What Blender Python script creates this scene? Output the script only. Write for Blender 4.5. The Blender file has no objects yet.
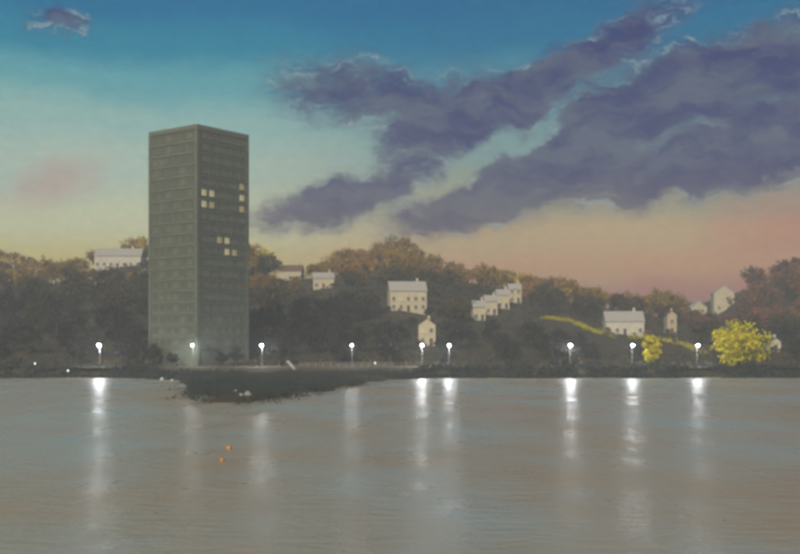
import bpy, math, random
from mathutils import Vector, Matrix, noise as mnoise

random.seed(11)
SC = bpy.context.scene
COL = SC.collection
R = math.radians

# ------------------------------------------------------------------ camera
CAM_Z, FPX, HOR = 7.5, 1099.0, 345.0          # eye height, focal length in photo pixels, horizon row
cam_d = bpy.data.cameras.new("camera")
cam = bpy.data.objects.new("camera", cam_d)
COL.objects.link(cam)
cam.location = (0, 0, CAM_Z)
cam.rotation_euler = (R(90), 0, 0)
cam_d.sensor_width = 36
cam_d.lens = 36 * FPX / 800
cam_d.shift_y = (HOR - 277) / 800
cam_d.clip_start = 0.2
cam_d.clip_end = 6000
cam_d.dof.use_dof = True                          # hand-held fast lens, focused short of the far bank
cam_d.dof.focus_distance = 16
cam_d.dof.aperture_fstop = 1.2
SC.camera = cam

SC.view_settings.view_transform = 'Standard'
SC.view_settings.look = 'None'
SC.view_settings.gamma = 1
SC.view_settings.use_curve_mapping = False
SC.view_settings.exposure = 0.08
SC.render.engine = 'CYCLES'
SC.cycles.use_denoising = True
SC.cycles.max_bounces = 6
SC.cycles.volume_bounces = 1
SC.cycles.sample_clamp_indirect = 4.0


def lin(r, g, b):
    f = lambda c: ((c / 255 + 0.055) / 1.055) ** 2.4 if c > 10 else c / 255 / 12.92
    return (f(r), f(g), f(b), 1)


# ------------------------------------------------------------------ world
SUN_AZ, SUN_EL = R(198), R(32)                 # low light from behind the viewer's left shoulder
world = bpy.data.worlds.new("World")
SC.world = world
world.use_nodes = True
NT = world.node_tree
NT.nodes.clear()


def N(kind, **kw):
    n = NT.nodes.new(kind)
    for k, v in kw.items():
        setattr(n, k, v)
    return n


def L(a, b):
    NT.links.new(a, b)


def M(op, a, b=None, c=None, clamp=False):
    n = N('ShaderNodeMath', operation=op, use_clamp=clamp)
    for i, v in enumerate((a, b, c)):
        if v is None:
            continue
        if isinstance(v, (int, float)):
            n.inputs[i].default_value = v
        else:
            L(v, n.inputs[i])
    return n.outputs[0]


def mixc(fac, a, b, mode='MIX'):
    n = N('ShaderNodeMix', data_type='RGBA', blend_type=mode)
    for s, v in ((n.inputs[0], fac), (n.inputs[6], a), (n.inputs[7], b)):
        if isinstance(v, (int, float)):
            s.default_value = v
        elif isinstance(v, tuple):
            s.default_value = v
        else:
            L(v, s)
    return n.outputs[2]


def sstep(v, lo, hi, t0=0.0, t1=1.0):
    n = N('ShaderNodeMapRange', interpolation_type='SMOOTHSTEP')
    L(v, n.inputs[0])
    for i, x in enumerate((lo, hi, t0, t1)):
        n.inputs[i + 1].default_value = x
    return n.outputs[0]


def ramp(fac, stops):
    n = N('ShaderNodeValToRGB')
    cr = n.color_ramp
    cr.interpolation = 'EASE'
    while len(cr.elements) > 1:
        cr.elements.remove(cr.elements[0])
    cr.elements[0].position = stops[0][0]
    cr.elements[0].color = stops[0][1]
    for p, c in stops[1:]:
        e = cr.elements.new(p)
        e.color = c
    L(fac, n.inputs[0])
    return n.outputs[0]


tc = N('ShaderNodeTexCoord')
sep = N('ShaderNodeSeparateXYZ')
L(tc.outputs['Generated'], sep.inputs[0])
DEG = 180 / math.pi
az = M('MULTIPLY', M('ARCTAN2', sep.outputs[0], sep.outputs[1]), DEG)      # degrees right of straight ahead
el = M('MULTIPLY', M('ARCSINE', sep.outputs[2]), DEG)                       # degrees above the horizon
comb = N('ShaderNodeCombineXYZ')
L(az, comb.inputs[0])
L(el, comb.inputs[1])
P0 = comb.outputs[0]


def noise(vec, scale, detail=4, rough=0.55, mapping=None):
    if mapping:
        m = N('ShaderNodeMapping')
        m.inputs['Rotation'].default_value = (0, 0, R(mapping[0]))
        m.inputs['Scale'].default_value = (mapping[1], mapping[2], 1)
        L(vec, m.inputs[0])
        vec = m.outputs[0]
    n = N('ShaderNodeTexNoise')
    n.inputs['Scale'].default_value = scale
    n.inputs['Detail'].default_value = detail
    n.inputs['Roughness'].default_value = rough
    L(vec, n.inputs['Vector'])
    return n


# domain warp so that cloud edges are ragged
nw = noise(P0, 0.35, 5, 0.6)
vs = N('ShaderNodeVectorMath', operation='MULTIPLY_ADD')
L(nw.outputs['Color'], vs.inputs[0])
vs.inputs[1].default_value = (4.2, 3.0, 0)
vs.inputs[2].default_value = (-2.1, -1.5, 0)
va = N('ShaderNodeVectorMath', operation='ADD')
L(P0, va.inputs[0])
L(vs.outputs[0], va.inputs[1])
PW = va.outputs[0]

PXD = DEG / FPX


def blob(cx, cy, a, b, ang, w):
    """soft cloud bank at a direction of the sky (degrees), long axis tilted by ang"""
    m = N('ShaderNodeMapping', vector_type='TEXTURE')
    m.inputs['Location'].default_value = (math.degrees(math.atan((cx - 400) / FPX)), math.degrees(math.atan((HOR - cy) / FPX)), 0)
    m.inputs['Rotation'].default_value = (0, 0, R(ang))
    m.inputs['Scale'].default_value = (a * PXD, b * PXD, 1)
    L(PW, m.inputs[0])
    ln = N('ShaderNodeVectorMath', operation='LENGTH')
    L(m.outputs[0], ln.inputs[0])
    return sstep(ln.outputs['Value'], 0.0, 1.75, w, 0.0)


BANKS = [(330, 84, 72, 30, 4, .85), (455, 106, 100, 34, 8, 1.0), (395, 168, 85, 30, 25, .75),
         (318, 205, 75, 23, 10, 1.0), (600, 56, 105, 22, 24, .95), (575, 146, 170, 28, 27, 1.15),
         (500, 198, 110, 17, 14, .85), (715, 90, 130, 27, 12, .95), (740, 165, 105, 25, 10, 1.1),
         (650, 188, 120, 18, 16, .5), (55, 38, 36, 16, 0, .75), (900, 120, 170, 75, 8, .8), (640, 130, 190, 70, 15, .28)]
dens = None
for bk in BANKS:
    o = blob(*bk)
    dens = o if dens is None else M('ADD', dens, o)
dens = M('SUBTRACT', dens, blob(500, 148, 100, 9, 30, .6))
dens = M('SUBTRACT', dens, blob(350, 150, 40, 22, 10, .35))
# the same kind of cloud carries on round the rest of the sky
ng = noise(PW, 0.075, 4, 0.55, (22, 0.6, 1.5))
rest = M('MULTIPLY', sstep(ng.outputs['Fac'], 0.46, 0.68), sstep(M('ABSOLUTE', az), 21, 34))
high = M('MULTIPLY', sstep(ng.outputs['Fac'], 0.48, 0.68), sstep(el, 19, 28))
dens = M('ADD', dens, M('MULTIPLY', M('MAXIMUM', rest, high), 0.9))
# streaks along the drift of the clouds
ns = noise(PW, 1.0, 7, 0.68, (-26, 0.35, 1.9))
nf = noise(P0, 3.2, 6, 0.75, (-26, 0.5, 1.5))
dens = M('MULTIPLY', dens, M('MULTIPLY_ADD', ns.outputs['Fac'], 1.3, 0.38))
dens = M('ADD', dens, M('MULTIPLY_ADD', nf.outputs['Fac'], 0.6, -0.3))
cover = sstep(dens, 0.10, 0.95)

e30 = M('MULTIPLY', el, 1 / 40.0, clamp=True)
q = lambda py: math.degrees(math.atan((HOR - py) / FPX)) / 40.0
nh = noise(P0, 0.22, 4, 0.6, (0, 0.5, 1.0))
ej = M('ADD', e30, M('MULTIPLY_ADD', nh.outputs['Fac'], 0.07, -0.035), clamp=True)
left = ramp(ej, [(0.0, lin(164, 146, 86)), (q(262), lin(200, 186, 118)), (q(230), lin(190, 192, 156)),
                 (q(175), lin(160, 178, 164)), (q(125), lin(132, 168, 162)), (q(88), lin(84, 148, 156)),
                 (q(50), lin(22, 118, 144)), (q(8), lin(0, 98, 138)), (0.62, lin(6, 86, 126)), (1.0, lin(22, 72, 108))])
right = ramp(ej, [(0.0, lin(176, 92, 78)), (q(300), lin(190, 106, 88)), (q(272), lin(196, 146, 104)),
                  (q(240), lin(182, 156, 116)), (q(205), lin(146, 144, 122)), (q(150), lin(112, 142, 142)),
                  (q(90), lin(64, 128, 144)), (q(40), lin(4, 100, 136)), (q(5), lin(0, 92, 134)),
                  (0.62, lin(6, 86, 126)), (1.0, lin(22, 72, 108))])
base = mixc(sstep(az, -11, 5), left, right)
# pink afterglow spots
base = mixc(M('MULTIPLY', blob(790, 235, 70, 34, 0, .8), 0.7), base, lin(182, 100, 88))
base = mixc(M('MULTIPLY', blob(52, 190, 42, 20, 28, .9), 0.55), base, lin(176, 130, 128))
# physically based twilight underneath
nish = N('ShaderNodeTexSky', sky_type='NISHITA')
nish.sun_disc = False
nish.sun_elevation = SUN_EL
nish.sun_rotation = SUN_AZ
nish.dust_density = 3
nsc = mixc(1.0, nish.outputs[0], (0.05, 0.05, 0.05, 1), 'MULTIPLY')
base = mixc(0.05, base, nsc)

nc = noise(PW, 0.55, 6, 0.65, (-26, 0.45, 1.3))
ccol = mixc(sstep(nc.outputs['Fac'], 0.36, 0.64), lin(46, 48, 98), lin(80, 86, 108))
warm = sstep(el, 4.5, 9.5, 1.0, 0.0)
ccol = mixc(M('MULTIPLY', warm, 0.35), ccol, lin(122, 106, 96))
sky = mixc(M('MULTIPLY', cover, 0.93), base, ccol)
# thin pale wisps at the cloud edges
edge = M('MULTIPLY', sstep(cover, 0.1, 0.45), sstep(cover, 0.5, 0.9, 1.0, 0.0))
nwi = noise(PW, 1.5, 6, 0.7, (-32, 0.35, 1.8))
sky = mixc(M('MULTIPLY', M('MULTIPLY', edge, sstep(nwi.outputs['Fac'], 0.48, 0.66)), 0.72), sky, lin(138, 156, 158))
# fine thin cirrus texture over everything
nm_ = noise(P0, 2.6, 8, 0.78, (-20, 0.55, 1.3))
gr = M('MULTIPLY_ADD', nm_.outputs['Fac'], 0.5, 0.75)
cg = N('ShaderNodeCombineXYZ')
for k_ in range(3):
    L(gr, cg.inputs[k_])
sky = mixc(1.0, sky, cg.outputs[0], 'MULTIPLY')
bg = N('ShaderNodeBackground')
L(sky, bg.inputs[0])
bg.inputs[1].default_value = 1.22
wo = N('ShaderNodeOutputWorld')
L(bg.outputs[0], wo.inputs[0])

sun_d = bpy.data.lights.new("sun", 'SUN')
sun_d.energy = 2.9
sun_d.angle = R(12)
sun_d.color = (1.0, 0.84, 0.62)
sun = bpy.data.objects.new("sun", sun_d)
COL.objects.link(sun)
sd = Vector((math.sin(SUN_AZ) * math.cos(SUN_EL), math.cos(SUN_AZ) * math.cos(SUN_EL), math.sin(SUN_EL)))
sun.rotation_euler = sd.to_track_quat('Z', 'Y').to_euler()


# ------------------------------------------------------------------ helpers
class MB:
    def __init__(self):
        self.v, self.f = [], []

    def box(self, c, s, rot=None):
        b = len(self.v)
        for i in range(8):
            p = Vector(((i & 1) - .5, ((i >> 1) & 1) - .5, ((i >> 2) & 1) - .5))
            p = Vector((p.x * s[0], p.y * s[1], p.z * s[2]))
            if rot:
                p = rot @ p
            self.v.append(tuple(p + Vector(c)))
        for f in ((0, 2, 3, 1), (4, 5, 7, 6), (0, 1, 5, 4), (2, 6, 7, 3), (0, 4, 6, 2), (1, 3, 7, 5)):
            self.f.append(tuple(b + i for i in f))
        return self

    def tube(self, pts, rad, n=7, cap=True):
        pts = [Vector(p) for p in pts]
        b = len(self.v)
        for i, p in enumerate(pts):
            d = (pts[min(i + 1, len(pts) - 1)] - pts[max(i - 1, 0)]).normalized()
            u = d.orthogonal().normalized()
            w = d.cross(u)
            for k in range(n):
                a = 2 * math.pi * k / n
                self.v.append(tuple(p + (u * math.cos(a) + w * math.sin(a)) * rad[i]))
        for i in range(len(pts) - 1):
            for k in range(n):
                a, c = b + i * n + k, b + i * n + (k + 1) % n
                self.f.append((a, c, c + n, a + n))
        if cap:
            self.f.append(tuple(b + k for k in reversed(range(n))))
            self.f.append(tuple(b + (len(pts) - 1) * n + k for k in range(n)))
        return self

    def lathe(self, prof, n=14):
        b = len(self.v)
        for r_, z in prof:
            for k in range(n):
                a = 2 * math.pi * k / n
                self.v.append((r_ * math.cos(a), r_ * math.sin(a), z))
        for i in range(len(prof) - 1):
            for k in range(n):
                a, c = b + i * n + k, b + i * n + (k + 1) % n
                self.f.append((a, c, c + n, a + n))
        return self

    def leaf(self, c, s):
        d = Vector((random.gauss(0, 1), random.gauss(0, 1), random.gauss(0, 1))).normalized()
        u = d.orthogonal().normalized()
        u.rotate(Matrix.Rotation(random.uniform(0, 6.28), 3, d))
        w = d.cross(u)
        b = len(self.v)
        c = Vector(c)
        for (i, j) in ((-.5, -.22), (.1, -.5), (.55, .15), (-.15, .5)):
            self.v.append(tuple(c + u * (i * s) + w * (j * s)))
        self.f.append((b, b + 1, b + 2, b + 3))

    def mesh(self, name, mat, smooth=False):
        me = bpy.data.meshes.new(name)
        me.from_pydata(self.v, [], self.f)
        me.materials.append(mat)
        if smooth:
            me.polygons.foreach_set('use_smooth', [True] * len(me.polygons))
        me.update()
        return me

    def build(self, name, mat, parent=None, smooth=False):
        return link(name, self.mesh(name, mat, smooth), parent)


def link(name, me, parent=None, loc=None):
    o = bpy.data.objects.new(name, me)
    COL.objects.link(o)
    if parent:
        o.parent = parent
    if loc:
        o.location = loc
    return o


def tag(o, label=None, cat=None, group=None, kind=None):
    for k, v in (('label', label), ('category', cat), ('group', group), ('kind', kind)):
        if v:
            o[k] = v
    return o


def empty(name, loc, rz=0):
    o = bpy.data.objects.new(name, None)
    COL.objects.link(o)
    o.location = loc
    o.rotation_euler = (0, 0, rz)
    o.empty_display_size = 0.5
    return o


def mat(name, col, rough=0.85, var=0.25, scale=1.0, col2=None, bump=0.0, emit=None, rnd=0.0, spec=0.3):
    """procedural material: base colour broken up by two noises, optional bump and per-object variation"""
    m = bpy.data.materials.new(name)
    m.use_nodes = True
    t = m.node_tree
    p = t.nodes['Principled BSDF']
    p.inputs['Roughness'].default_value = rough
    p.inputs['Specular IOR Level'].default_value = spec
    tx = t.nodes.new('ShaderNodeTexCoord')
    n = t.nodes.new('ShaderNodeTexNoise')
    n.inputs['Scale'].default_value = scale
    n.inputs['Detail'].default_value = 6
    n.inputs['Roughness'].default_value = 0.65
    t.links.new(tx.outputs['Object'], n.inputs['Vector'])
    c2 = col2 or tuple(c * (1 - var) for c in col)
    cr = t.nodes.new('ShaderNodeValToRGB')
    cr.color_ramp.elements[0].position = 0.3
    cr.color_ramp.elements[1].position = 0.7
    cr.color_ramp.elements[0].color = tuple(c2) + (1,)
    cr.color_ramp.elements[1].color = tuple(col) + (1,)
    t.links.new(n.outputs['Fac'], cr.inputs[0])
    out = cr.outputs[0]
    if rnd:
        oi = t.nodes.new('ShaderNodeObjectInfo')
        h = t.nodes.new('ShaderNodeHueSaturation')
        mr = t.nodes.new('ShaderNodeMapRange')
        mr.inputs[3].default_value = 1 - rnd
        mr.inputs[4].default_value = 1 + rnd
        t.links.new(oi.outputs['Random'], mr.inputs[0])
        t.links.new(mr.outputs[0], h.inputs['Value'])
        mr2 = t.nodes.new('ShaderNodeMapRange')
        mr2.inputs[3].default_value = 0.485
        mr2.inputs[4].default_value = 0.515
        fr = t.nodes.new('ShaderNodeMath')
        fr.operation = 'FRACT'
        ml = t.nodes.new('ShaderNodeMath')
        ml.operation = 'MULTIPLY'
        ml.inputs[1].default_value = 7.31
        t.links.new(oi.outputs['Random'], ml.inputs[0])
        t.links.new(ml.outputs[0], fr.inputs[0])
        t.links.new(fr.outputs[0], mr2.inputs[0])
        t.links.new(mr2.outputs[0], h.inputs['Hue'])
        t.links.new(out, h.inputs['Color'])
        out = h.outputs[0]
    t.links.new(out, p.inputs['Base Color'])
    if bump:
        b = t.nodes.new('ShaderNodeBump')
        b.inputs['Strength'].default_value = bump
        b.inputs['Distance'].default_value = 0.1
        t.links.new(n.outputs['Fac'], b.inputs['Height'])
        t.links.new(b.outputs[0], p.inputs['Normal'])
    if emit:
        p.inputs['Emission Color'].default_value = tuple(emit[:3]) + (1,)
        p.inputs['Emission Strength'].default_value = emit[3]
    return m


MT = {
    'ground': mat('hill_grass', (0.10, 0.078, 0.042), 0.95, scale=0.08, col2=(0.045, 0.04, 0.026), bump=0.6),
    'path': mat('gravel_path', (0.26, 0.23, 0.19), 0.95, scale=0.7, bump=0.3),
    'bark': mat('bark', (0.07, 0.055, 0.042), 0.95, scale=2.0, bump=0.5),
    'birch': mat('pale_bark', (0.75, 0.72, 0.66), 0.8, scale=3.0, col2=(0.45, 0.42, 0.38)),
    'ochre': mat('ochre_leaves', (0.52, 0.31, 0.05), 0.8, scale=0.35, col2=(0.2, 0.115, 0.025), rnd=0.25),
    'olive': mat('olive_leaves', (0.105, 0.075, 0.036), 0.8, scale=0.35, col2=(0.05, 0.04, 0.024), rnd=0.25),
    'dark': mat('shade_toned_leaves', (0.045, 0.043, 0.042), 0.8, scale=0.35, col2=(0.022, 0.024, 0.026), rnd=0.25),  # low-belt leaves carry the slope's shade in their colour
    'russet': mat('russet_leaves', (0.34, 0.13, 0.08), 0.8, scale=0.35, col2=(0.13, 0.07, 0.04), rnd=0.2),
    'yellow': mat('yellow_leaves', (0.80, 0.72, 0.01), 0.7, scale=0.6, col2=(0.55, 0.48, 0.01)),
    'golden': mat('golden_leaves', (0.80, 0.66, 0.03), 0.8, scale=0.35, col2=(0.5, 0.38, 0.03), rnd=0.15),
    'reed': mat('reeds', (0.055, 0.07, 0.068), 0.9, scale=0.3, col2=(0.022, 0.034, 0.038)),  # dark teal taken from the bank's reflection in the water
    'concrete': mat('tower_concrete', (0.165, 0.19, 0.15), 0.9, scale=0.22, col2=(0.10, 0.118, 0.098), bump=0.15),
    'band': mat('concrete_band', (0.175, 0.198, 0.158), 0.9, scale=0.3, col2=(0.13, 0.145, 0.118)),
    'frame': mat('window_frame_paint', (0.18, 0.2, 0.165), 0.6, scale=0.5),
    'glass': mat('dark_glass', (0.12, 0.125, 0.11), 0.25, scale=0.2, var=0.3, spec=0.5),
    'curtain': mat('curtained_glass', (0.18, 0.19, 0.155), 0.5, scale=0.4, var=0.3),
    'lit_dim': mat('lit_blind', (0.4, 0.33, 0.18), 0.5, scale=0.6, emit=(1.0, 0.72, 0.32, 0.2)),
    'lit': mat('lit_glass', (0.5, 0.45, 0.25), 0.4, scale=0.3, emit=(1.0, 0.85, 0.42, 0.3)),
    'white': mat('white_render', (0.78, 0.75, 0.66), 0.85, scale=0.8, var=0.22),
    'cream': mat('cream_render', (0.76, 0.68, 0.50), 0.85, scale=0.8, var=0.22),
    'peach': mat('peach_render', (0.70, 0.56, 0.42), 0.85, scale=0.8, var=0.2),
    'slate': mat('slate_roof', (0.16, 0.15, 0.15), 0.8, scale=1.5, var=0.35),
    'paleroof': mat('pale_roof', (0.58, 0.56, 0.52), 0.8, scale=1.5, var=0.25),
    'tile': mat('tile_roof', (0.26, 0.15, 0.10), 0.85, scale=1.5, var=0.35),
    'door': mat('door_paint', (0.12, 0.11, 0.10), 0.6),
    'metal': mat('grey_metal', (0.22, 0.22, 0.22), 0.5),
    'lamp': mat('lamp_glass', (0.8, 0.8, 0.8), 0.4, emit=(0.95, 0.98, 1.0, 1150)),
    'dot': mat('bollard_glass', (0.8, 0.8, 0.8), 0.4, emit=(0.93, 0.98, 1.0, 2.5)),
    'hull': mat('white_hull', (0.8, 0.8, 0.78), 0.35, scale=2, var=0.12),
    'orange': mat('orange_buoy', (0.75, 0.33, 0.06), 0.45, scale=3, var=0.2),
    'wood': mat('weathered_wood', (0.20, 0.16, 0.12), 0.9, scale=3, bump=0.3),
    'stone': mat('pale_stone', (0.42, 0.41, 0.37), 0.9, scale=1.2, bump=0.5),
}


# ------------------------------------------------------------------ terrain
SKYLINE = [(-500, 238), (-100, 240), (0, 250), (60, 267), (90, 260), (130, 244), (160, 238), (250, 245), (280, 262), (310, 260),
           (340, 256), (370, 248), (400, 243), (425, 255), (450, 262), (490, 268), (530, 274), (560, 284), (600, 291),
           (650, 298), (705, 302), (728, 292), (745, 276), (770, 263), (800, 256), (900, 242), (1400, 240)]
RIDGE = 500.0


def interp(tab, x):
    if x <= tab[0][0]:
        return tab[0][1]
    for (x0, y0), (x1, y1) in zip(tab, tab[1:]):
        if x <= x1:
            return y0 + (y1 - y0) * (x - x0) / (x1 - x0)
    return tab[-1][1]


def shore(x):
    return 252 - 116 * math.exp(-(abs(x + 22) / (15.0 if x > -22 else 19.0)) ** 2.1) + 5.0 * mnoise.noise((x * 0.05, 3.1, 0)) + 2.4 * mnoise.noise((x * 0.25, 9.1, 0))  # bulge is an added spit in place of the bank's dark reflection


def smooth(t):
    t = max(0.0, min(1.0, t))
    return t * t * (3 - 2 * t)


def H(x, y):
    if y < 60:                                            # the near bank the viewer stands on
        return 5.6 - 8.6 * smooth((y - 4) / 14)
    s = shore(x)
    h = -3.0
    up = smooth((y - s + 5) / 9)
    h = -3.0 + up * 3.9
    h += 1.5 * smooth((y - 246) / 6) * up
    t = (y - 264) / (RIDGE - 264)
    if t > 0:
        px = 400 + x / RIDGE * FPX
        top = CAM_Z + (HOR - interp(SKYLINE, px)) * RIDGE / FPX - 8.5
        tt = min(t, 1.0)
        prof = 0.55 * tt + 0.45 * smooth(tt)
        h += (top - 2.4) * prof
        h += 1.2 * mnoise.noise((x * 0.03, y * 0.03, 7)) * smooth(t * 4)
        if t > 1:
            h -= min((y - RIDGE) * 0.05, h - 6)
    return h


def axis(segs):
    out = []
    for a, b, st in segs:
        n = max(1, int(round((b - a) / st)))
        out += [a + (b - a) * i / n for i in range(n)]
    out.append(segs[-1][1])
    return out


xs = axis([(-1200, -300, 60), (-300, 300, 4), (300, 1200, 60)])
ys = axis([(-400, 0, 40), (0, 60, 3), (60, 170, 22), (170, 270, 2), (270, 530, 5), (530, 1600, 60)])
tb = MB()
for y in ys:
    for x in xs:
        tb.v.append((x, y, H(x, y)))
nx = len(xs)
for j in range(len(ys) - 1):
    for i in range(nx - 1):
        a = j * nx + i
        tb.f.append((a, a + 1, a + 1 + nx, a + nx))
tag(tb.build('ground', MT['ground'], smooth=True), kind='structure')

pb = MB()
pxs = axis([(-300, 300, 6)])
for x in pxs:
    pb.v += [(x, 254.5, max(H(x, 254.5), 2.3) + 0.03), (x, 258.0, max(H(x, 258), 2.3) + 0.03)]
for i in range(len(pxs) - 1):
    pb.f.append((2 * i, 2 * i + 2, 2 * i + 3, 2 * i + 1))
tag(pb.build('path', MT['path']), kind='structure')

# water
wm = bpy.data.materials.new('river_water')
wm.use_nodes = True
t = wm.node_tree
p = t.nodes['Principled BSDF']
p.inputs['Roughness'].default_value = 0.27
p.inputs['IOR'].default_value = 1.33
g = t.nodes.new('ShaderNodeTexCoord')


def wn(sc_, scale, det):
    mp = t.nodes.new('ShaderNodeMapping')
    mp.inputs['Scale'].default_value = sc_
    t.links.new(g.outputs['Object'], mp.inputs[0])
    n = t.nodes.new('ShaderNodeTexNoise')
    n.inputs['Scale'].default_value = scale
    n.inputs['Detail'].default_value = det
    n.inputs['Roughness'].default_value = 0.6
    t.links.new(mp.outputs[0], n.inputs['Vector'])
    return n.outputs['Fac']


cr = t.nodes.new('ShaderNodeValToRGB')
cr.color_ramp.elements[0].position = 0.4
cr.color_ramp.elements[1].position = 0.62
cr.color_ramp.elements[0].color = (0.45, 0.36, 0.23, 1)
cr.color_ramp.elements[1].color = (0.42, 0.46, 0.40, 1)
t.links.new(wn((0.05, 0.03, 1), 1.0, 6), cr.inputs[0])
refl_teal = cr.color_ramp.elements.new(0.74)
refl_teal.color = (0.26, 0.46, 0.44, 1)  # teal stop puts the sky's reflection into the base colour
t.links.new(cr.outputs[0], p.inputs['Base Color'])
b1 = t.nodes.new('ShaderNodeBump')
b1.inputs['Strength'].default_value = 0.8
b1.inputs['Distance'].default_value = 0.2
t.links.new(wn((0.55, 1.0, 1), 1.0, 5), b1.inputs['Height'])
b2 = t.nodes.new('ShaderNodeBump')
b2.inputs['Strength'].default_value = 0.35
b2.inputs['Distance'].default_value = 0.5
t.links.new(wn((0.06, 0.16, 1), 1.0, 3), b2.inputs['Height'])
t.links.new(b1.outputs[0], b2.inputs['Normal'])
t.links.new(b2.outputs[0], p.inputs['Normal'])
mrr = t.nodes.new('ShaderNodeMapRange')
mrr.interpolation_type = 'SMOOTHSTEP'
for k_, v_ in enumerate((0.34, 0.68, 0.25, 0.40)):
    mrr.inputs[k_ + 1].default_value = v_
t.links.new(wn((0.22, 0.075, 1), 1.0, 7), mrr.inputs[0])
t.links.new(mrr.outputs[0], p.inputs['Roughness'])
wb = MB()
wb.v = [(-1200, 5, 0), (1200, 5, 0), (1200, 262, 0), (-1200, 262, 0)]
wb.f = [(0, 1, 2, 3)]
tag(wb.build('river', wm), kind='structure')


def hit(px, py):
    """ground point seen at a photo pixel; near the skyline, the ridge below it"""
    dx, dz = (px - 400) / FPX, (HOR - py) / FPX
    y = 180.0
    while y < RIDGE + 5:
        if H(dx * y, y) >= CAM_Z + dz * y:
            return Vector((dx * y, y, H(dx * y, y)))
        y += 1.0
    y = RIDGE - 6
    return Vector((dx * y, y, H(dx * y, y)))


def proj(v):
    return 400 + v.x / v.y * FPX, HOR - (v.z - CAM_Z) / v.y * FPX


CLEAR = []          # (x0, x1, top, bottom, distance): views kept open by gardens and lanes
FOOT = []           # (x, y, radius) nothing grows here

# ------------------------------------------------------------------ tower block
A_ = 17.4
n1, n2 = Vector((-.6, -.8, 0)), Vector((.8, -.6, 0))
corner = Vector(((197 - 400) / FPX * 262, 262, 0))
tc_ = corner - (n1 + n2) * (A_ / 2)
tz = H(tc_.x, tc_.y)
TOP = CAM_Z + (HOR - 127) / FPX * 264
tower = empty('tower_block', (tc_.x, tc_.y, tz), math.atan2(-.6, .8))
tag(tower, 'tall grey-green concrete tower block with a few lit windows, rising beside the river', 'tower')
FOOT.append((tc_.x, tc_.y, 15))
th = TOP - tz
NF = 19
fh = (th - 4.2) / NF
MB().box((0, 0, th / 2 - 1), (A_ - .5, A_ - .5, th + 1.0)).build('wall', MT['concrete'], tower)
cope = MB()
for s in (-1, 1):
    cope.box((0, s * (A_ / 2 - .2), th - .2), (A_, .4, 1.1))
    cope.box((s * (A_ / 2 - .2), 0, th - .2), (.4, A_ - .8, 1.1))
cope.build('parapet', MT['band'], tower)
pil = MB().box((0, 0, th / 2 - 1), (.9, .9, th + .9)).mesh('pilaster', MT['concrete'])
for sx in (-1, 1):
    for sy in (-1, 1):
        link('pilaster', pil, tower, (sx * (A_ / 2 - .42), sy * (A_ / 2 - .42), 0))
bandm = MB()
for s in (-1, 1):
    bandm.box((0, s * (A_ / 2 - .12), 0), (A_ - 1.7, .24, .35))
    bandm.box((s * (A_ / 2 - .12), 0, 0), (.24, A_ - 1.7, .35))
bandm = bandm.mesh('floor_band', MT['band'])
for k in range(NF + 1):
    link('floor_band', bandm, tower, (0, 0, 3.5 + k * fh))
# windows: frame with recessed pane, six bays on each visible face
ww, wh = 1.75, 1.65
fr = MB()
for s in (-1, 1):
    fr.box((s * ww / 2, 0, 0), (.14, .22, wh + .14))
    fr.box((0, 0, s * wh / 2), (ww - .14, .22, .14))
fr.box((.25, 0, 0), (.09, .16, wh - .14))
fr = fr.mesh('window', MT['frame'])
pane_d = MB().box((0, .03, 0), (ww - .14, .05, wh - .14)).mesh('pane', MT['glass'])
pane_l = MB().box((0, .03, 0), (ww - .14, .05, wh - .14)).mesh('pane', MT['lit'])
pane_c = MB().box((0, .03, 0), (ww - .14, .05, wh - .14)).mesh('pane', MT['curtain'])
pane_m = MB().box((0, .03, 0), (ww - .14, .05, wh - .14)).mesh('pane', MT['lit_dim'])
random.seed(23)
DIM = {('e', 12, 1), ('e', 14, 5), ('e', 8, 4), ('e', 12, 5), ('e', 9, 2)}
LIT = {('e', 13, 0), ('e', 13, 1), ('e', 12, 0), ('e', 14, 5), ('e', 13, 5), ('e', 12, 5), ('e', 8, 3), ('e', 8, 4),
       ('e', 9, 3)}
bay = (A_ - 2.2) / 6
for face in 'se':
    for k in range(NF):
        for c in range(6):
            off = -((A_ - 2.2) / 2) + bay * (c + .5)
            z = 3.5 + k * fh + fh * .55
            if face == 's':
                loc, rz = (off, -(A_ / 2 - .17), z), 0
            else:
                loc, rz = (A_ / 2 - .17, off, z), R(90)
            w = link('window', fr, tower, loc)
            w.rotation_euler = (0, 0, rz)
            link('pane', pane_m if (face, k, c) in DIM else pane_l if (face, k, c) in LIT else random.choice((pane_d, pane_d, pane_c)), w)
link('door', MB().box((0, 0, 1.1), (2.2, .2, 2.4)).mesh('door', MT['door']), tower, (-2, -(A_ / 2 - .12), .1))


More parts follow.
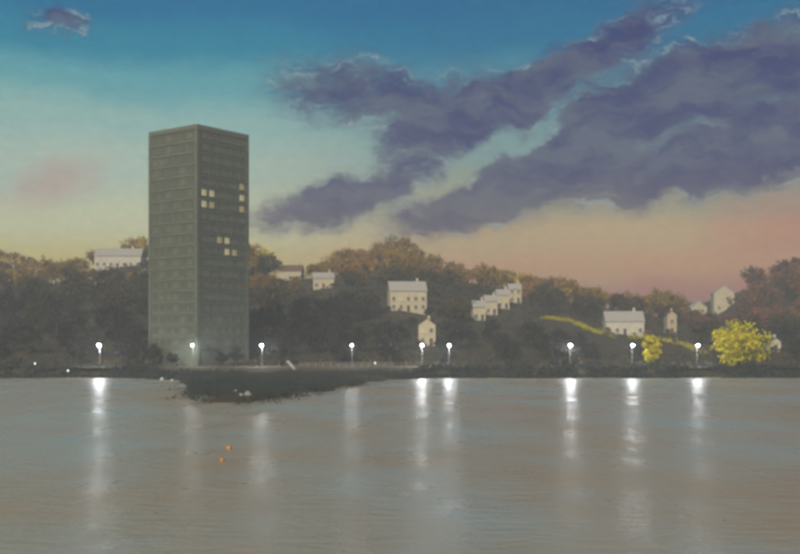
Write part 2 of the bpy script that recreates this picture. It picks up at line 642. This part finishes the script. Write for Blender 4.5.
# ------------------------------------------------------------------ houses
def house(px, base, w, h, label, wall='white', roof='slate', rot=0.0, gable=False, name='house', nwin=3, group=None, lit=(), depth=None, cat='house', storeys=2):
    """px: centre column, base: row of the foot of the wall, w/h: size in photo pixels of the lit front"""
    g_ = hit(px, base)
    s = g_.y / FPX
    W, Ht = w * s, h * s
    D = depth or max(5.0, min(W * .8, 9.0))
    e = empty(name, (g_.x, g_.y + D / 2, g_.z), rot)
    tag(e, label, cat, group)
    FOOT.append((g_.x, g_.y + D / 2, max(W, D) * .62 + 4.5))
    CLEAR.append((px - w * .55, px + w * .55, base - h * 1.05, base, g_.y))
    b = MB()
    rh = (W if gable else D) * .36
    eav = Ht - rh * (.85 if gable else .25)
    eav = max(eav, 2.4)
    b.box((0, 0, eav / 2 - .8), (W, D, eav + 1.6))
    if gable:                                             # fill the gable triangle
        for y in (-D / 2, D / 2 - .25):
            i = len(b.v)
            b.v += [(-W / 2, y, eav), (W / 2, y, eav), (0, y, eav + rh), (-W / 2, y + .25, eav), (W / 2, y + .25, eav), (0, y + .25, eav + rh)]
            b.f += [(i, i + 1, i + 2), (i + 5, i + 4, i + 3), (i, i + 2, i + 5, i + 3), (i + 1, i + 4, i + 5, i + 2)]
    b.build('wall', MT[wall], e)
    r = MB()
    o_ = .25
    span, run = (W, D) if gable else (D, W)
    sl = math.hypot(span / 2 + o_, rh * (1 + 2 * o_ / span))
    ang = math.atan2(rh, span / 2)
    for sgn in (-1, 1):
        mid = sgn * (span / 4 + o_ / 2)
        zc = eav + rh / 2 - rh * o_ / span + .12
        if gable:
            r.box((mid, 0, zc), (sl, run + .3, .18), Matrix.Rotation(sgn * ang, 3, 'Y'))
        else:
            r.box((0, mid, zc), (run + .5, sl, .18), Matrix.Rotation(-sgn * ang, 3, 'X'))
    ro = r.build('roof', MT[roof], e)
    ch = MB().box((0, 0, .5), (.7, .6, 1.6)).box((0, 0, 1.36), (.85, .75, .15))
    c = ch.build('chimney', MT[wall], ro)
    c.location = (W * .28 if not gable else W * .12, 0, eav + rh * (.95 if not gable else .72))
    # windows and door on the front
    zz = 1.5
    k = 0
    while zz + .8 < eav and k < storeys:
        for i in range(nwin):
            x = (i + .5) / nwin * W - W / 2
            if k == 0 and i == nwin // 2:
                continue
            f_ = MB()
            a_, h_ = .5, .65
            for sg in (-1, 1):
                f_.box((sg * a_, 0, 0), (.1, .16, 2 * h_ + .1))
                f_.box((0, 0, sg * h_), (2 * a_ - .1, .16, .1))
            f_.box((0, 0, 0), (.06, .12, 2 * h_ - .1))
            f_.box((0, -.08, -h_ - .1), (2 * a_ + .3, .26, .1))
            wd = f_.build('window', MT['white'], e)
            wd.location = (x, -D / 2 - .06, zz)
            pn = MB().box((0, .02, 0), (2 * a_ - .1, .04, 2 * h_ - .1)).build('pane', MT['lit' if (k, i) in lit else 'glass'], wd)
        zz += 2.7
        k += 1
    d_ = MB().box((0, 0, 1.0), (.95, .1, 2.0)).build('door', MT['door'], e)
    d_.location = ((nwin // 2 + .5) / nwin * W - W / 2, -D / 2 - .04, .03)
    return e


house(117, 268, 46, 14, 'long low white hall with a pale roof, on the ridge left of the tower block', 'white', 'paleroof', R(3), nwin=7, name='hall', cat='hall', storeys=1)
house(291, 274, 22, 11, 'small cream cottage on the wooded ridge right of the tower block', 'cream', 'tile', R(-5), nwin=3, storeys=1, lit={(0, 0)})
house(323, 289, 21, 12, 'small pale-roofed cream cottage lower down the slope than the ridge cottage', 'cream', 'paleroof', R(4), nwin=3, storeys=1)
house(407, 312, 37, 23, 'broad cream villa with a pale roof in the middle of the wooded hill', 'cream', 'paleroof', R(6), nwin=5, lit={(1, 1)}, cat='villa', name='villa')
house(427, 346, 17, 26, 'narrow tall cream gabled house below the broad villa', 'cream', 'slate', R(0), True, nwin=2, lit={(1, 0)})
for i, (x, y) in enumerate([(479, 321), (491, 315), (503, 309), (515, 303)]):
    house(x, y, 12.5, 15, ['lowest house of the cream terrace stepping up the hill', 'second lowest house of the cream terrace stepping up the hill',
                           'second highest house of the cream terrace stepping up the hill', 'highest house of the cream terrace stepping up the hill'][i],
          'cream', 'paleroof', R(2), nwin=2, name='terraced_house', group='cream terrace stepping up the hill', depth=6, lit={(1, 1)} if i == 2 else ())
house(626, 335, 38, 16, 'long low white house above the yellow hedge', 'white', 'paleroof', R(-4), nwin=5, storeys=1, lit={(0, 3)})
house(672, 334, 9.5, 22, 'slim peach gabled house between the white house and the yellow tree', 'peach', 'tile', R(0), True, nwin=1, depth=5)
house(699, 306, 16, 18, 'small cream gabled house on the skyline, left of its larger neighbour', 'cream', 'paleroof', R(0), True, nwin=2, depth=7)
house(725, 311, 20, 24, 'tall cream gabled house on the skyline behind the yellow tree', 'cream', 'paleroof', R(-6), True, nwin=2, depth=8, lit={(1, 0)})
house(776, 352, 10, 13, 'tiny white gabled boathouse to the right of the broad yellow tree', 'white', 'slate', R(0), True, nwin=1, name='boathouse', cat='boathouse', storeys=1, depth=5)


# ------------------------------------------------------------------ trees
def crown_mesh(mname, material, rx, rz, zc, lobes, per, leaf, seed, conic=0.0):
    random.seed(seed)
    b = MB()
    for _ in range(lobes):
        while True:
            q_ = Vector((random.uniform(-1, 1), random.uniform(-1, 1), random.uniform(-1, 1)))
            if .25 < q_.length < 1:
                break
        sq = 1 - conic * (q_.z * .5 + .5)
        c = Vector((q_.x * rx * .78 * sq, q_.y * rx * .78 * sq, zc + q_.z * rz * .8))
        lr = random.uniform(.22, .42) * rx
        for _ in range(per):
            d = Vector((random.gauss(0, 1), random.gauss(0, 1), random.gauss(0, 1))).normalized()
            b.leaf(c + Vector((d.x, d.y, d.z * .8)) * lr * random.uniform(.35, 1.08), leaf * random.uniform(.6, 1.35))
    return b.mesh('crown', material)


def trunk_mesh(h, r, seed, spread, material=None, limbs=7):
    random.seed(seed)
    b = MB()
    pts = [(0, 0, -1.2)]
    x = y = 0
    for k in range(1, 6):
        x += random.uniform(-.15, .15)
        y += random.uniform(-.15, .15)
        pts.append((x, y, h * k / 5))
    b.tube(pts, [r * (1.25 - .2 * k) for k in range(6)], 7)
    for _ in range(limbs):
        k = random.uniform(.3, .9)
        a = random.uniform(0, 6.28)
        p0 = Vector((x * k, y * k, h * k))
        dv = Vector((math.cos(a), math.sin(a), random.uniform(.4, 1.0)))
        ln = spread * random.uniform(.5, .95)
        b.tube([p0, p0 + dv * ln * .5, p0 + dv * ln + Vector((0, 0, ln * .15))], [r * .45, r * .28, r * .1], 5)
    return b.mesh('trunk', material or MT['bark'])


KINDS = {}
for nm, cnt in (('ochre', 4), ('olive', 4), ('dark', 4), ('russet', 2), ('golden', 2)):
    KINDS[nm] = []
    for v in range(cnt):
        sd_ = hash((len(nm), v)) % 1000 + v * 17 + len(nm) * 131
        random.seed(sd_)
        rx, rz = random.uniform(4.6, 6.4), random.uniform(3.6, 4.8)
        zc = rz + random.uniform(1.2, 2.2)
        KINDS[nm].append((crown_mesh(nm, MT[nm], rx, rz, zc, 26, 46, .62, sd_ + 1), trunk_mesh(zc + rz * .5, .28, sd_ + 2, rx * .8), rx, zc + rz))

TREE_INFO = {
    'ochre': ('ochre_tree', 'ochre autumn tree on the upper wooded slope', 'ochre trees along the ridge'),
    'olive': ('olive_tree', 'dull olive-brown broadleaf tree on the wooded hillside', 'olive-brown trees on the hillside'),
    'dark': ('shade_toned_tree', 'tree with shade put into its leaf colour in the low belt along the river bank', 'shade-toned trees behind the river bank'),
    'golden': ('golden_tree', '', 'golden trees on the crest'),
    'russet': ('russet_tree', 'russet-pink autumn tree at the right end of the ridge', 'russet trees at the end of the ridge'),
}


SPOTS = [(-60, 'near the bare birches'), (118, 'around the long white hall'), (200, 'around the tower block'), (305, 'around the two small cottages'),
         (407, 'around the broad cream villa'), (497, 'around the cream terrace'), (572, 'around the straggling yellow hedge'), (630, 'around the long low white house'),
         (712, 'around the two skyline houses'), (790, 'around the tiny boathouse')]
ZONE = {'ochre': 'ochre autumn tree high on the hill', 'olive': 'dull olive-brown broadleaf tree halfway up the hill',
        'dark': 'tree with shade put into its leaf colour low behind the river walk', 'russet': 'russet-pink autumn tree high on the hill',
        'golden': 'golden-yellow autumn tree on the crest'}


def plant(kind, x, y, sc=1.0, zs=1.0, var=None, info=None):
    vs_ = KINDS[kind]
    cm, tm, rx, ht = vs_[var if var is not None else random.randrange(len(vs_))]
    nm, lb, gp = info or TREE_INFO[kind]
    e = empty(nm, (x, y, H(x, y)), random.uniform(0, 6.28))
    e.scale = (sc, sc, sc * zs)
    sp = min(SPOTS, key=lambda q_: abs(q_[0] - (400 + x / y * FPX)))[1]
    lb = ZONE[kind] + ' ' + sp
    gp = gp + ' ' + sp
    tag(e, lb, 'tree', gp)
    link('trunk', tm, e)
    link('crown', cm, e)
    return e


# hedge line, cleared before trees go in
HEDGES = [[(540, 319), (556, 320), (572, 323), (588, 330), (604, 336)], [(612, 338), (640, 339), (662, 341), (686, 347), (708, 356)]]
hedge_pts = []
for hl in HEDGES:
    row = []
    for (x0, y0), (x1, y1) in zip(hl, hl[1:]):
        for k in range(6):
            row.append(hit(x0 + (x1 - x0) * k / 6, y0 + (y1 - y0) * k / 6))
    hedge_pts.append(row)
    for pnt in row[::2]:
        a, c = proj(pnt)
        CLEAR.append((a - 6, a + 6, c - 7, c + 1, pnt.y))
        FOOT.append((pnt.x, pnt.y, 4))
YT = [(738, 367, 64, 46), (651, 368, 19, 35)]
for (x, y, w, h) in YT:
    g_ = hit(x, y)
    CLEAR.append((x - w * .5, x + w * .5, y - h, y, g_.y))
    FOOT.append((g_.x, g_.y, w * g_.y / FPX * .5 + 2))

random.seed(5)
ntree = 0
y = 268.0
while y < 520:
    step = 13.0 if y < 330 else 14.0
    half = .375 * y + 14
    x = -half + random.uniform(0, step)
    while x < half:
        X, Y = x + random.uniform(-3.5, 3.5), y + random.uniform(-4, 4)
        x += step
        t_ = (Y - 264) / (RIDGE - 264)
        px = 400 + X / Y * FPX
        u = t_ + random.uniform(-.13, .13)
        kind = 'dark' if u < .3 else ('olive' if u < .62 else 'ochre')  # low belt gets the leaves coloured for shade
        if px > 690 and u > .45:
            kind = random.choice(['russet', 'russet', 'olive'])
        vi = random.randrange(len(KINDS[kind]))
        cm, tm, rx, ht = KINDS[kind][vi]
        sc = random.uniform(.78, 1.12)
        if t_ < .12:
            sc *= .8
        base = Vector((X, Y, H(X, Y)))
        if any((X - fx) ** 2 + (Y - fy) ** 2 < (fr_ + rx * sc * .7) ** 2 for fx, fy, fr_ in FOOT):
            continue
        ok = True
        for attempt in (1.0, .6, .4):
            s2 = sc * attempt
            a0, top = proj(base + Vector((0, 0, ht * s2)))
            hw = rx * s2 / Y * FPX
            _, bot = proj(base)
            ok = not any(Y < cd and a0 + hw * .8 > c0 and a0 - hw * .8 < c1 and top < cb and bot > ct for c0, c1, ct, cb, cd in CLEAR)
            if ok:
                break
        if not ok or s2 < .3:
            continue
        plant(kind, X, Y, s2, random.uniform(.9, 1.15), vi)
        ntree += 1
    y += step * .95
print('trees', ntree)

# skyline bumps: taller clumps that stand above the ridge in the photo
for (px, yy, kd, sc) in [(398, 492, 'ochre', 1.25), (384, 496, 'ochre', 1.1), (412, 494, 'ochre', 1.1), (352, 492, 'ochre', 1.05), (134, 492, 'ochre', 1.1),
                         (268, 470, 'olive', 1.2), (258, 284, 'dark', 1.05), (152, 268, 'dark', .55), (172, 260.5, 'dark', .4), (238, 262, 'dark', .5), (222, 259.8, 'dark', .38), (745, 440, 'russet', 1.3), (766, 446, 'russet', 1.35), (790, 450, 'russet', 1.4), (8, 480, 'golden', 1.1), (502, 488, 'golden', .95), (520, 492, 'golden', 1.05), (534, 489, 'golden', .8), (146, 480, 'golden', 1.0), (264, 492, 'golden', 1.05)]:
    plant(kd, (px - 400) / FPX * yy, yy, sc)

# garden shrubs at the foot of the houses
random.seed(61)
for o_ in [q_ for q_ in COL.objects if q_.get('category') in ('house', 'villa', 'hall', 'boathouse')]:
    wl = [c_ for c_ in o_.children if c_.name.startswith('wall')][0]
    hw, hd_ = wl.dimensions.x / 2, wl.dimensions.y / 2
    short = {'hall': 'the long white hall', 'villa': 'the broad cream villa', 'boathouse': 'the tiny boathouse'}.get(o_['category'], 'a pale house')
    for sg in (-1, 1, random.choice((-.4, .4))):
        if o_.name.startswith('terraced') and sg != -1:
            continue
        xx, yy = o_.location.x + sg * (hw + .2), o_.location.y - hd_ - random.uniform(.9, 2.0)
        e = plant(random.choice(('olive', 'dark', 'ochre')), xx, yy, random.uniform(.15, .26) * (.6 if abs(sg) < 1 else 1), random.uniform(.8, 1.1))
        e.name = 'garden_shrub'
        tag(e, 'low rounded garden shrub at the foot of ' + short, 'shrub', 'garden shrubs at ' + short)

# yellow trees
for i, (x, y, w, h) in enumerate(YT):
    g_ = hit(x, y)
    s = g_.y / FPX
    rx, ht = w * s / 2, h * s
    e = empty('yellow_tree', (g_.x, g_.y, g_.z))
    tag(e, ['broad bright yellow-leaved tree on the river bank', 'slim bright yellow-leaved tree at the hedge end on the river bank'][i], 'tree')
    trunk_mesh_ = trunk_mesh(ht * .7, .22, 77 + i, rx * .7)
    link('trunk', trunk_mesh_, e)
    link('crown', crown_mesh('yellow', MT['yellow'], rx * 1.05, ht * .52, ht * .52, 44 if i == 0 else 26, 70, .55 if i == 0 else .42, 90 + i), e)

# yellow hedges
random.seed(31)
for i, row in enumerate(hedge_pts):
    b = MB()
    o = row[0]
    for pnt in row:
        if random.random() < .12:
            continue
        for _ in range(46):
            b.leaf(pnt - o + Vector((random.gauss(0, .75), random.gauss(0, .5), abs(random.gauss(.5, .38)))), random.uniform(.25, .5))
    st = []
    for pnt in row:
        q_ = pnt - o
        st.append(MB().tube([q_ + Vector((0, 0, -.6)), q_ + Vector((.05, 0, .35)), q_ + Vector((.1, .05, .85))], [.06, .045, .02], 5))
    e = empty('hedge', o)
    tag(e, ['straggling yellow hedge climbing the hill lane towards the cream terrace', 'straggling yellow hedge running from the white house down to the broad yellow tree'][i], 'hedge')
    b.build('foliage', MT['yellow'], e)
    for m_ in st:
        m_.build('stem', MT['bark'], e)


# pale bare birches on the left hill
def birch(px, base, h_px, lean, seed, label, limbs=5, thick=.2):
    g_ = hit(px, base)
    s = g_.y / FPX
    h = h_px * s
    random.seed(seed)
    e = empty('bare_birch', tuple(g_))
    tag(e, label, 'tree', None)
    b = MB()
    pts = [Vector((lean * h * (k / 6) ** 1.3, 0, h * k / 6 - (.8 if k == 0 else 0))) for k in range(7)]
    b.tube(pts, [thick * (1.15 - .15 * k) for k in range(7)], 7)
    b.build('trunk', MT['birch'], e)
    for k in range(limbs):
        i = random.randint(2, 5)
        sd_ = 1 if k % 2 else -1
        l_ = h * random.uniform(.25, .5)
        p0 = pts[i]
        m = MB()
        m.tube([p0, p0 + Vector((sd_ * l_ * .35, random.uniform(-.3, .3), l_ * .4)), p0 + Vector((sd_ * l_ * .75, random.uniform(-.4, .4), l_ * .5)),
                p0 + Vector((sd_ * l_ * 1.1, random.uniform(-.4, .4), l_ * .42))], [thick * .6, thick * .45, thick * .3, thick * .1], 6)
        m.build('branch', MT['birch'], e)
    a, c = px, base
    CLEAR.append((px - 10, px + 10, base - h_px, base, g_.y))
    return e


# ------------------------------------------------------------------ bank plants
random.seed(41)
ub = MB()
for _ in range(5200):
    yy = random.uniform(262, 505)
    xx = random.uniform(-.4, .4) * yy
    if any((xx - fx) ** 2 + (yy - fy) ** 2 < (fr_ * .75) ** 2 for fx, fy, fr_ in FOOT):
        continue
    z = H(xx, yy)
    r_ = random.uniform(.5, 1.2)
    for _ in range(7):
        ub.leaf((xx + random.gauss(0, r_), yy + random.gauss(0, r_), z + abs(random.gauss(.3, .5)) * r_), random.uniform(.4, .8))
tag(ub.build('undergrowth', MT['olive']), 'dull brown undergrowth between the trees of the hillside', 'undergrowth', kind='stuff')

rb = MB()  # reeds on the added spit give the dark reflection a shape
for _ in range(17000):
    xx = random.uniform(-58, 2)
    yy = random.uniform(116, 248)
    d = yy - shore(xx)
    if d < -22 or (d < 1 and random.random() > math.exp(d / 8)):
        continue
    z = max(H(xx, yy), -.2)
    d = max(d, 0)
    cl = mnoise.noise((xx * .16, yy * .07, 4.4))
    if cl < -.18 + random.uniform(-.15, .15):
        continue
    hgt = random.uniform(.4, 1.1) * (1 + .9 * cl) * min(1, d / 5 + .4)
    a = random.uniform(0, 6.28)
    ln = random.uniform(-.35, .35)
    wv = .10
    for k in range(3):
        i = len(rb.v)
        ox, oy = random.gauss(0, .35), random.gauss(0, .35)
        rb.v += [(xx + ox - wv, yy + oy, z - .1), (xx + ox + wv, yy + oy, z - .1), (xx + ox + ln * hgt + random.uniform(-.2, .2), yy + oy + random.uniform(-.2, .2), z + hgt * random.uniform(.7, 1.1))]
        rb.f.append((i, i + 1, i + 2))
for _ in range(6500):
    xx = random.uniform(-112, 112)
    yy = shore(xx) + random.uniform(-4.0, 5) * random.random() ** .6
    if yy < 238 or (yy < shore(xx) + 2 and mnoise.noise((xx * .12, 2.2, 0)) < random.uniform(-.5, .35)):
        continue
    z = max(H(xx, yy), -.05)
    for _ in range(6):
        rb.leaf((xx + random.gauss(0, .5), yy + random.gauss(0, .4), z + abs(random.gauss(.2, .35))), random.uniform(.3, .7))
tag(rb.build('reeds', MT['reed']), 'dark reeds added in place of the bank reflection, and rough grass along the water edge', 'reeds', kind='stuff')

birch(16, 284, 33, -.18, 3, 'bare pale birch leaning left at the far left of the hill', 4, .26)
birch(33, 298, 30, .12, 8, 'bare pale birch with forked branches below the leaning birch', 4, .2)
birch(95, 293, 22, .05, 4, 'bare pale birch below the left end of the long white hall', 3, .22)
birch(140, 291, 20, -.1, 6, 'bare pale birch between the long white hall and the tower block', 2, .24)


# ------------------------------------------------------------------ lamps on the river walk
def lamp(px, y, label, hgt=5.2, size=1.0):
    x = (px - 400) / FPX * y
    e = empty('street_lamp', (x, y, H(x, y)))
    tag(e, label, 'street lamp', 'street lamps along the river walk')
    MB().lathe([(.16, -.3), (.16, .5), (.07, .7), (.05, hgt), (.05, hgt + .05)], 10).build('pole', MT['metal'], e)
    MB().tube([(0, 0, hgt), (0, -.25, hgt + .35), (0, -.8, hgt + .42)], [.045, .04, .04], 6).build('arm', MT['metal'], e)
    hd = MB().lathe([(.06, .34), (.3, .26), (.36, .0), (.34, -.03)], 12).build('lamp_shade', MT['metal'], e)
    hd.location = (0, -.85, hgt + .2)
    gl = MB().lathe([(.01, .24 * size), (.2 * size, .18 * size), (.28 * size, .02), (.25 * size, -.18 * size), (.1 * size, -.3 * size), (.01, -.32 * size)], 12).build('lamp_glass', MT['lamp'], hd, True)
    gl.location = (0, 0, -.06)


LAMPS = [(100, 'street lamp on the river walk, left of the tower block', 1.15), (193, 'street lamp on the river walk in front of the tower block', .72),
         (262, 'street lamp on the river walk just right of the tower block', 1.0), (352, 'dimmer street lamp on the river walk at the end of the railing', .7),
         (422, 'left street lamp of the close pair on the river walk below the narrow gabled house', 1.0),
         (449, 'right street lamp of the close pair on the river walk below the narrow gabled house', .95),
         (570, 'street lamp on the river walk below the straggling hedge end', 1.05), (632, 'street lamp on the river walk beside the slim yellow tree', .95),
         (697, 'street lamp on the river walk left of the broad yellow tree', .9)]
for px, lb, sz in LAMPS:
    lamp(px, 259.3, lb, 5.0, sz)

for px, py, lb in [(35, 357, 'low glowing bollard light at the far left of the river walk'), (68, 363, 'low glowing bollard light below the white hall'),
                   (375, 364, 'low glowing bollard light near the end of the railing')]:
    y_ = 253.6
    x_ = (px - 400) / FPX * y_
    e = empty('bollard_light', (x_, y_, H(x_, y_)))
    tag(e, lb, 'bollard light', 'bollard lights on the river walk')
    MB().lathe([(.12, -.2), (.12, .8), (.02, .8)], 10).build('post', MT['metal'], e)
    MB().lathe([(.13, .8), (.16, .95), (.16, 1.1), (.02, 1.12)], 10).build('lamp_glass', MT['dot'], e)
    MB().lathe([(.19, 1.12), (.15, 1.2), (.01, 1.24)], 10).build('cap', MT['metal'], e)

# railing
x0, x1, yr = (300 - 400) / FPX * 253, (392 - 400) / FPX * 253, 253.4
rail = empty('railing', ((x0 + x1) / 2, yr, H((x0 + x1) / 2, yr)))
tag(rail, 'pale metal railing along the edge of the river walk', 'railing')
ln = x1 - x0
for z in (.55, 1.05):
    MB().tube([(-ln / 2, 0, z), (ln / 2, 0, z)], [.035, .035], 6).build('rail', MT['paleroof'], rail)
post = MB().tube([(0, 0, -.3), (0, 0, 1.1)], [.04, .04], 6).mesh('post', MT['paleroof'])
for k in range(13):
    link('post', post, rail, (-ln / 2 + ln * k / 12, 0, 0))


# ------------------------------------------------------------------ boats, buoys, stones
def dinghy(loc, rot, label, length=3.2):
    e = empty('dinghy', loc)
    e.rotation_euler = rot
    tag(e, label, 'boat')
    b = MB()
    n, m = 9, 7
    for i in range(n):
        t_ = i / (n - 1)
        w = .62 * (1 - (max(0, t_ - .35) / .65) ** 2.2) * (.86 + .14 * min(1, t_ / .35)) + .015
        for k in range(m):
            a = -1 + 2 * k / (m - 1)
            b.v.append(((t_ - .5) * length, w * math.sin(a * math.pi / 2), .12 + .1 * t_ * t_ + .42 * (abs(a) ** 2.4)))
    for i in range(n - 1):
        for k in range(m - 1):
            a = i * m + k
            b.f.append((a, a + 1, a + 1 + m, a + m))
    b.f.append(tuple(range(m - 1, -1, -1)))
    h_ = b.build('hull', MT['hull'], e, True)
    sm = h_.modifiers.new('solid', 'SOLIDIFY')
    sm.thickness = .05
    for xx in (-.25, .12):
        MB().box((xx * length, 0, .4), (.22, 1.02, .04)).build('thwart', MT['wood'], e)
    return e


def at(px, py, y_, z=None):
    x_ = (px - 400) / FPX * y_
    return (x_, y_, H(x_, y_) if z is None else z)


dl = at(290, 362, 249.5)
dinghy((dl[0], dl[1], dl[2] + .75), (R(8), R(52), R(0)), 'small white dinghy propped steeply against a wooden trestle on the bank', 2.9)
tr = empty('trestle', (dl[0] - .35, dl[1] + .75, dl[2]))
tag(tr, 'wooden trestle holding up the white dinghy', 'trestle')
MB().box((0, 0, 1.55), (.9, .12, .12)).build('beam', MT['wood'], tr)
for s in (-1, 1):
    for d in (-1, 1):
        MB().tube([(s * .35, d * .35, -.15), (s * .35, 0, 1.52)], [.05, .045], 6).build('leg', MT['wood'], tr)


def buoy(loc, r_, m_, label, group, name='mooring_buoy'):
    e = empty(name, loc, random.uniform(0, 6))
    tag(e, label, 'buoy', group)
    MB().lathe([(r_ * math.sin(math.pi * k / 8) + .002, -r_ * math.cos(math.pi * k / 8) + r_ * .35) for k in range(9)], 14).build('float', MT[m_], e, True)
    MB().tube([(r_ * .25 * math.cos(a), 0, r_ * 1.42 + r_ * .25 * math.sin(a)) for a in [k * math.pi / 4 for k in range(9)]], [r_ * .06] * 9, 5, False).build('ring', MT['metal'], e)


for px, py, r_ in [(162, 380, .42), (168, 378.5, .36), (172, 381, .32)]:
    y_ = CAM_Z / ((py - HOR) / FPX)
    buoy(at(px, py, y_, 0), r_, 'hull', 'white mooring buoy floating close to the bank in front of the tower block', 'white buoys by the bank')
for px, py, r_ in [(229, 449, .2), (222, 461, .15)]:
    y_ = CAM_Z / ((py - HOR) / FPX)
    buoy(at(px, py, y_, 0), r_, 'orange', 'larger orange buoy out on the open river' if r_ > .18 else 'smaller orange buoy out on the open river', 'orange buoys')

random.seed(71)
for i in range(9):
    px = random.uniform(232, 256)
    y_ = 140 + random.uniform(3, 14)
    l_ = at(px, 0, y_)
    b = MB()
    r0 = random.uniform(.22, .5)
    prof = [(.01, -.5), (.8, -.35), (1, 0), (.85, .35), (.4, .6), (.01, .66)]
    b.lathe([(a * r0, z * r0) for a, z in prof], 9)
    b.v = [(vx * random.uniform(.8, 1.2), vy * random.uniform(.8, 1.2), vz * random.uniform(.85, 1.15)) for vx, vy, vz in b.v]
    o = b.build('boulder', MT['stone'])
    o.location = (l_[0], l_[1], l_[2] + r0 * .25)
    tag(o, 'pale boulder lying among the reeds of the added dark spit', 'boulder', 'boulders on the spit')

# ------------------------------------------------------------------ river haze
hb = MB().box((0, 600, 31), (2420, 2020, 70))
hm = bpy.data.materials.new('haze')
hm.use_nodes = True
ht_ = hm.node_tree
ht_.nodes.clear()
pv = ht_.nodes.new('ShaderNodeVolumePrincipled')
pv.inputs['Color'].default_value = (0.66, 0.71, 0.74, 1)
pv.inputs['Density'].default_value = 0.00105
pv.inputs['Anisotropy'].default_value = 0.0
om = ht_.nodes.new('ShaderNodeOutputMaterial')
ht_.links.new(pv.outputs[0], om.inputs['Volume'])
tag(hb.build('haze', hm), 'thin evening haze over the river and hillside', 'haze', kind='stuff')
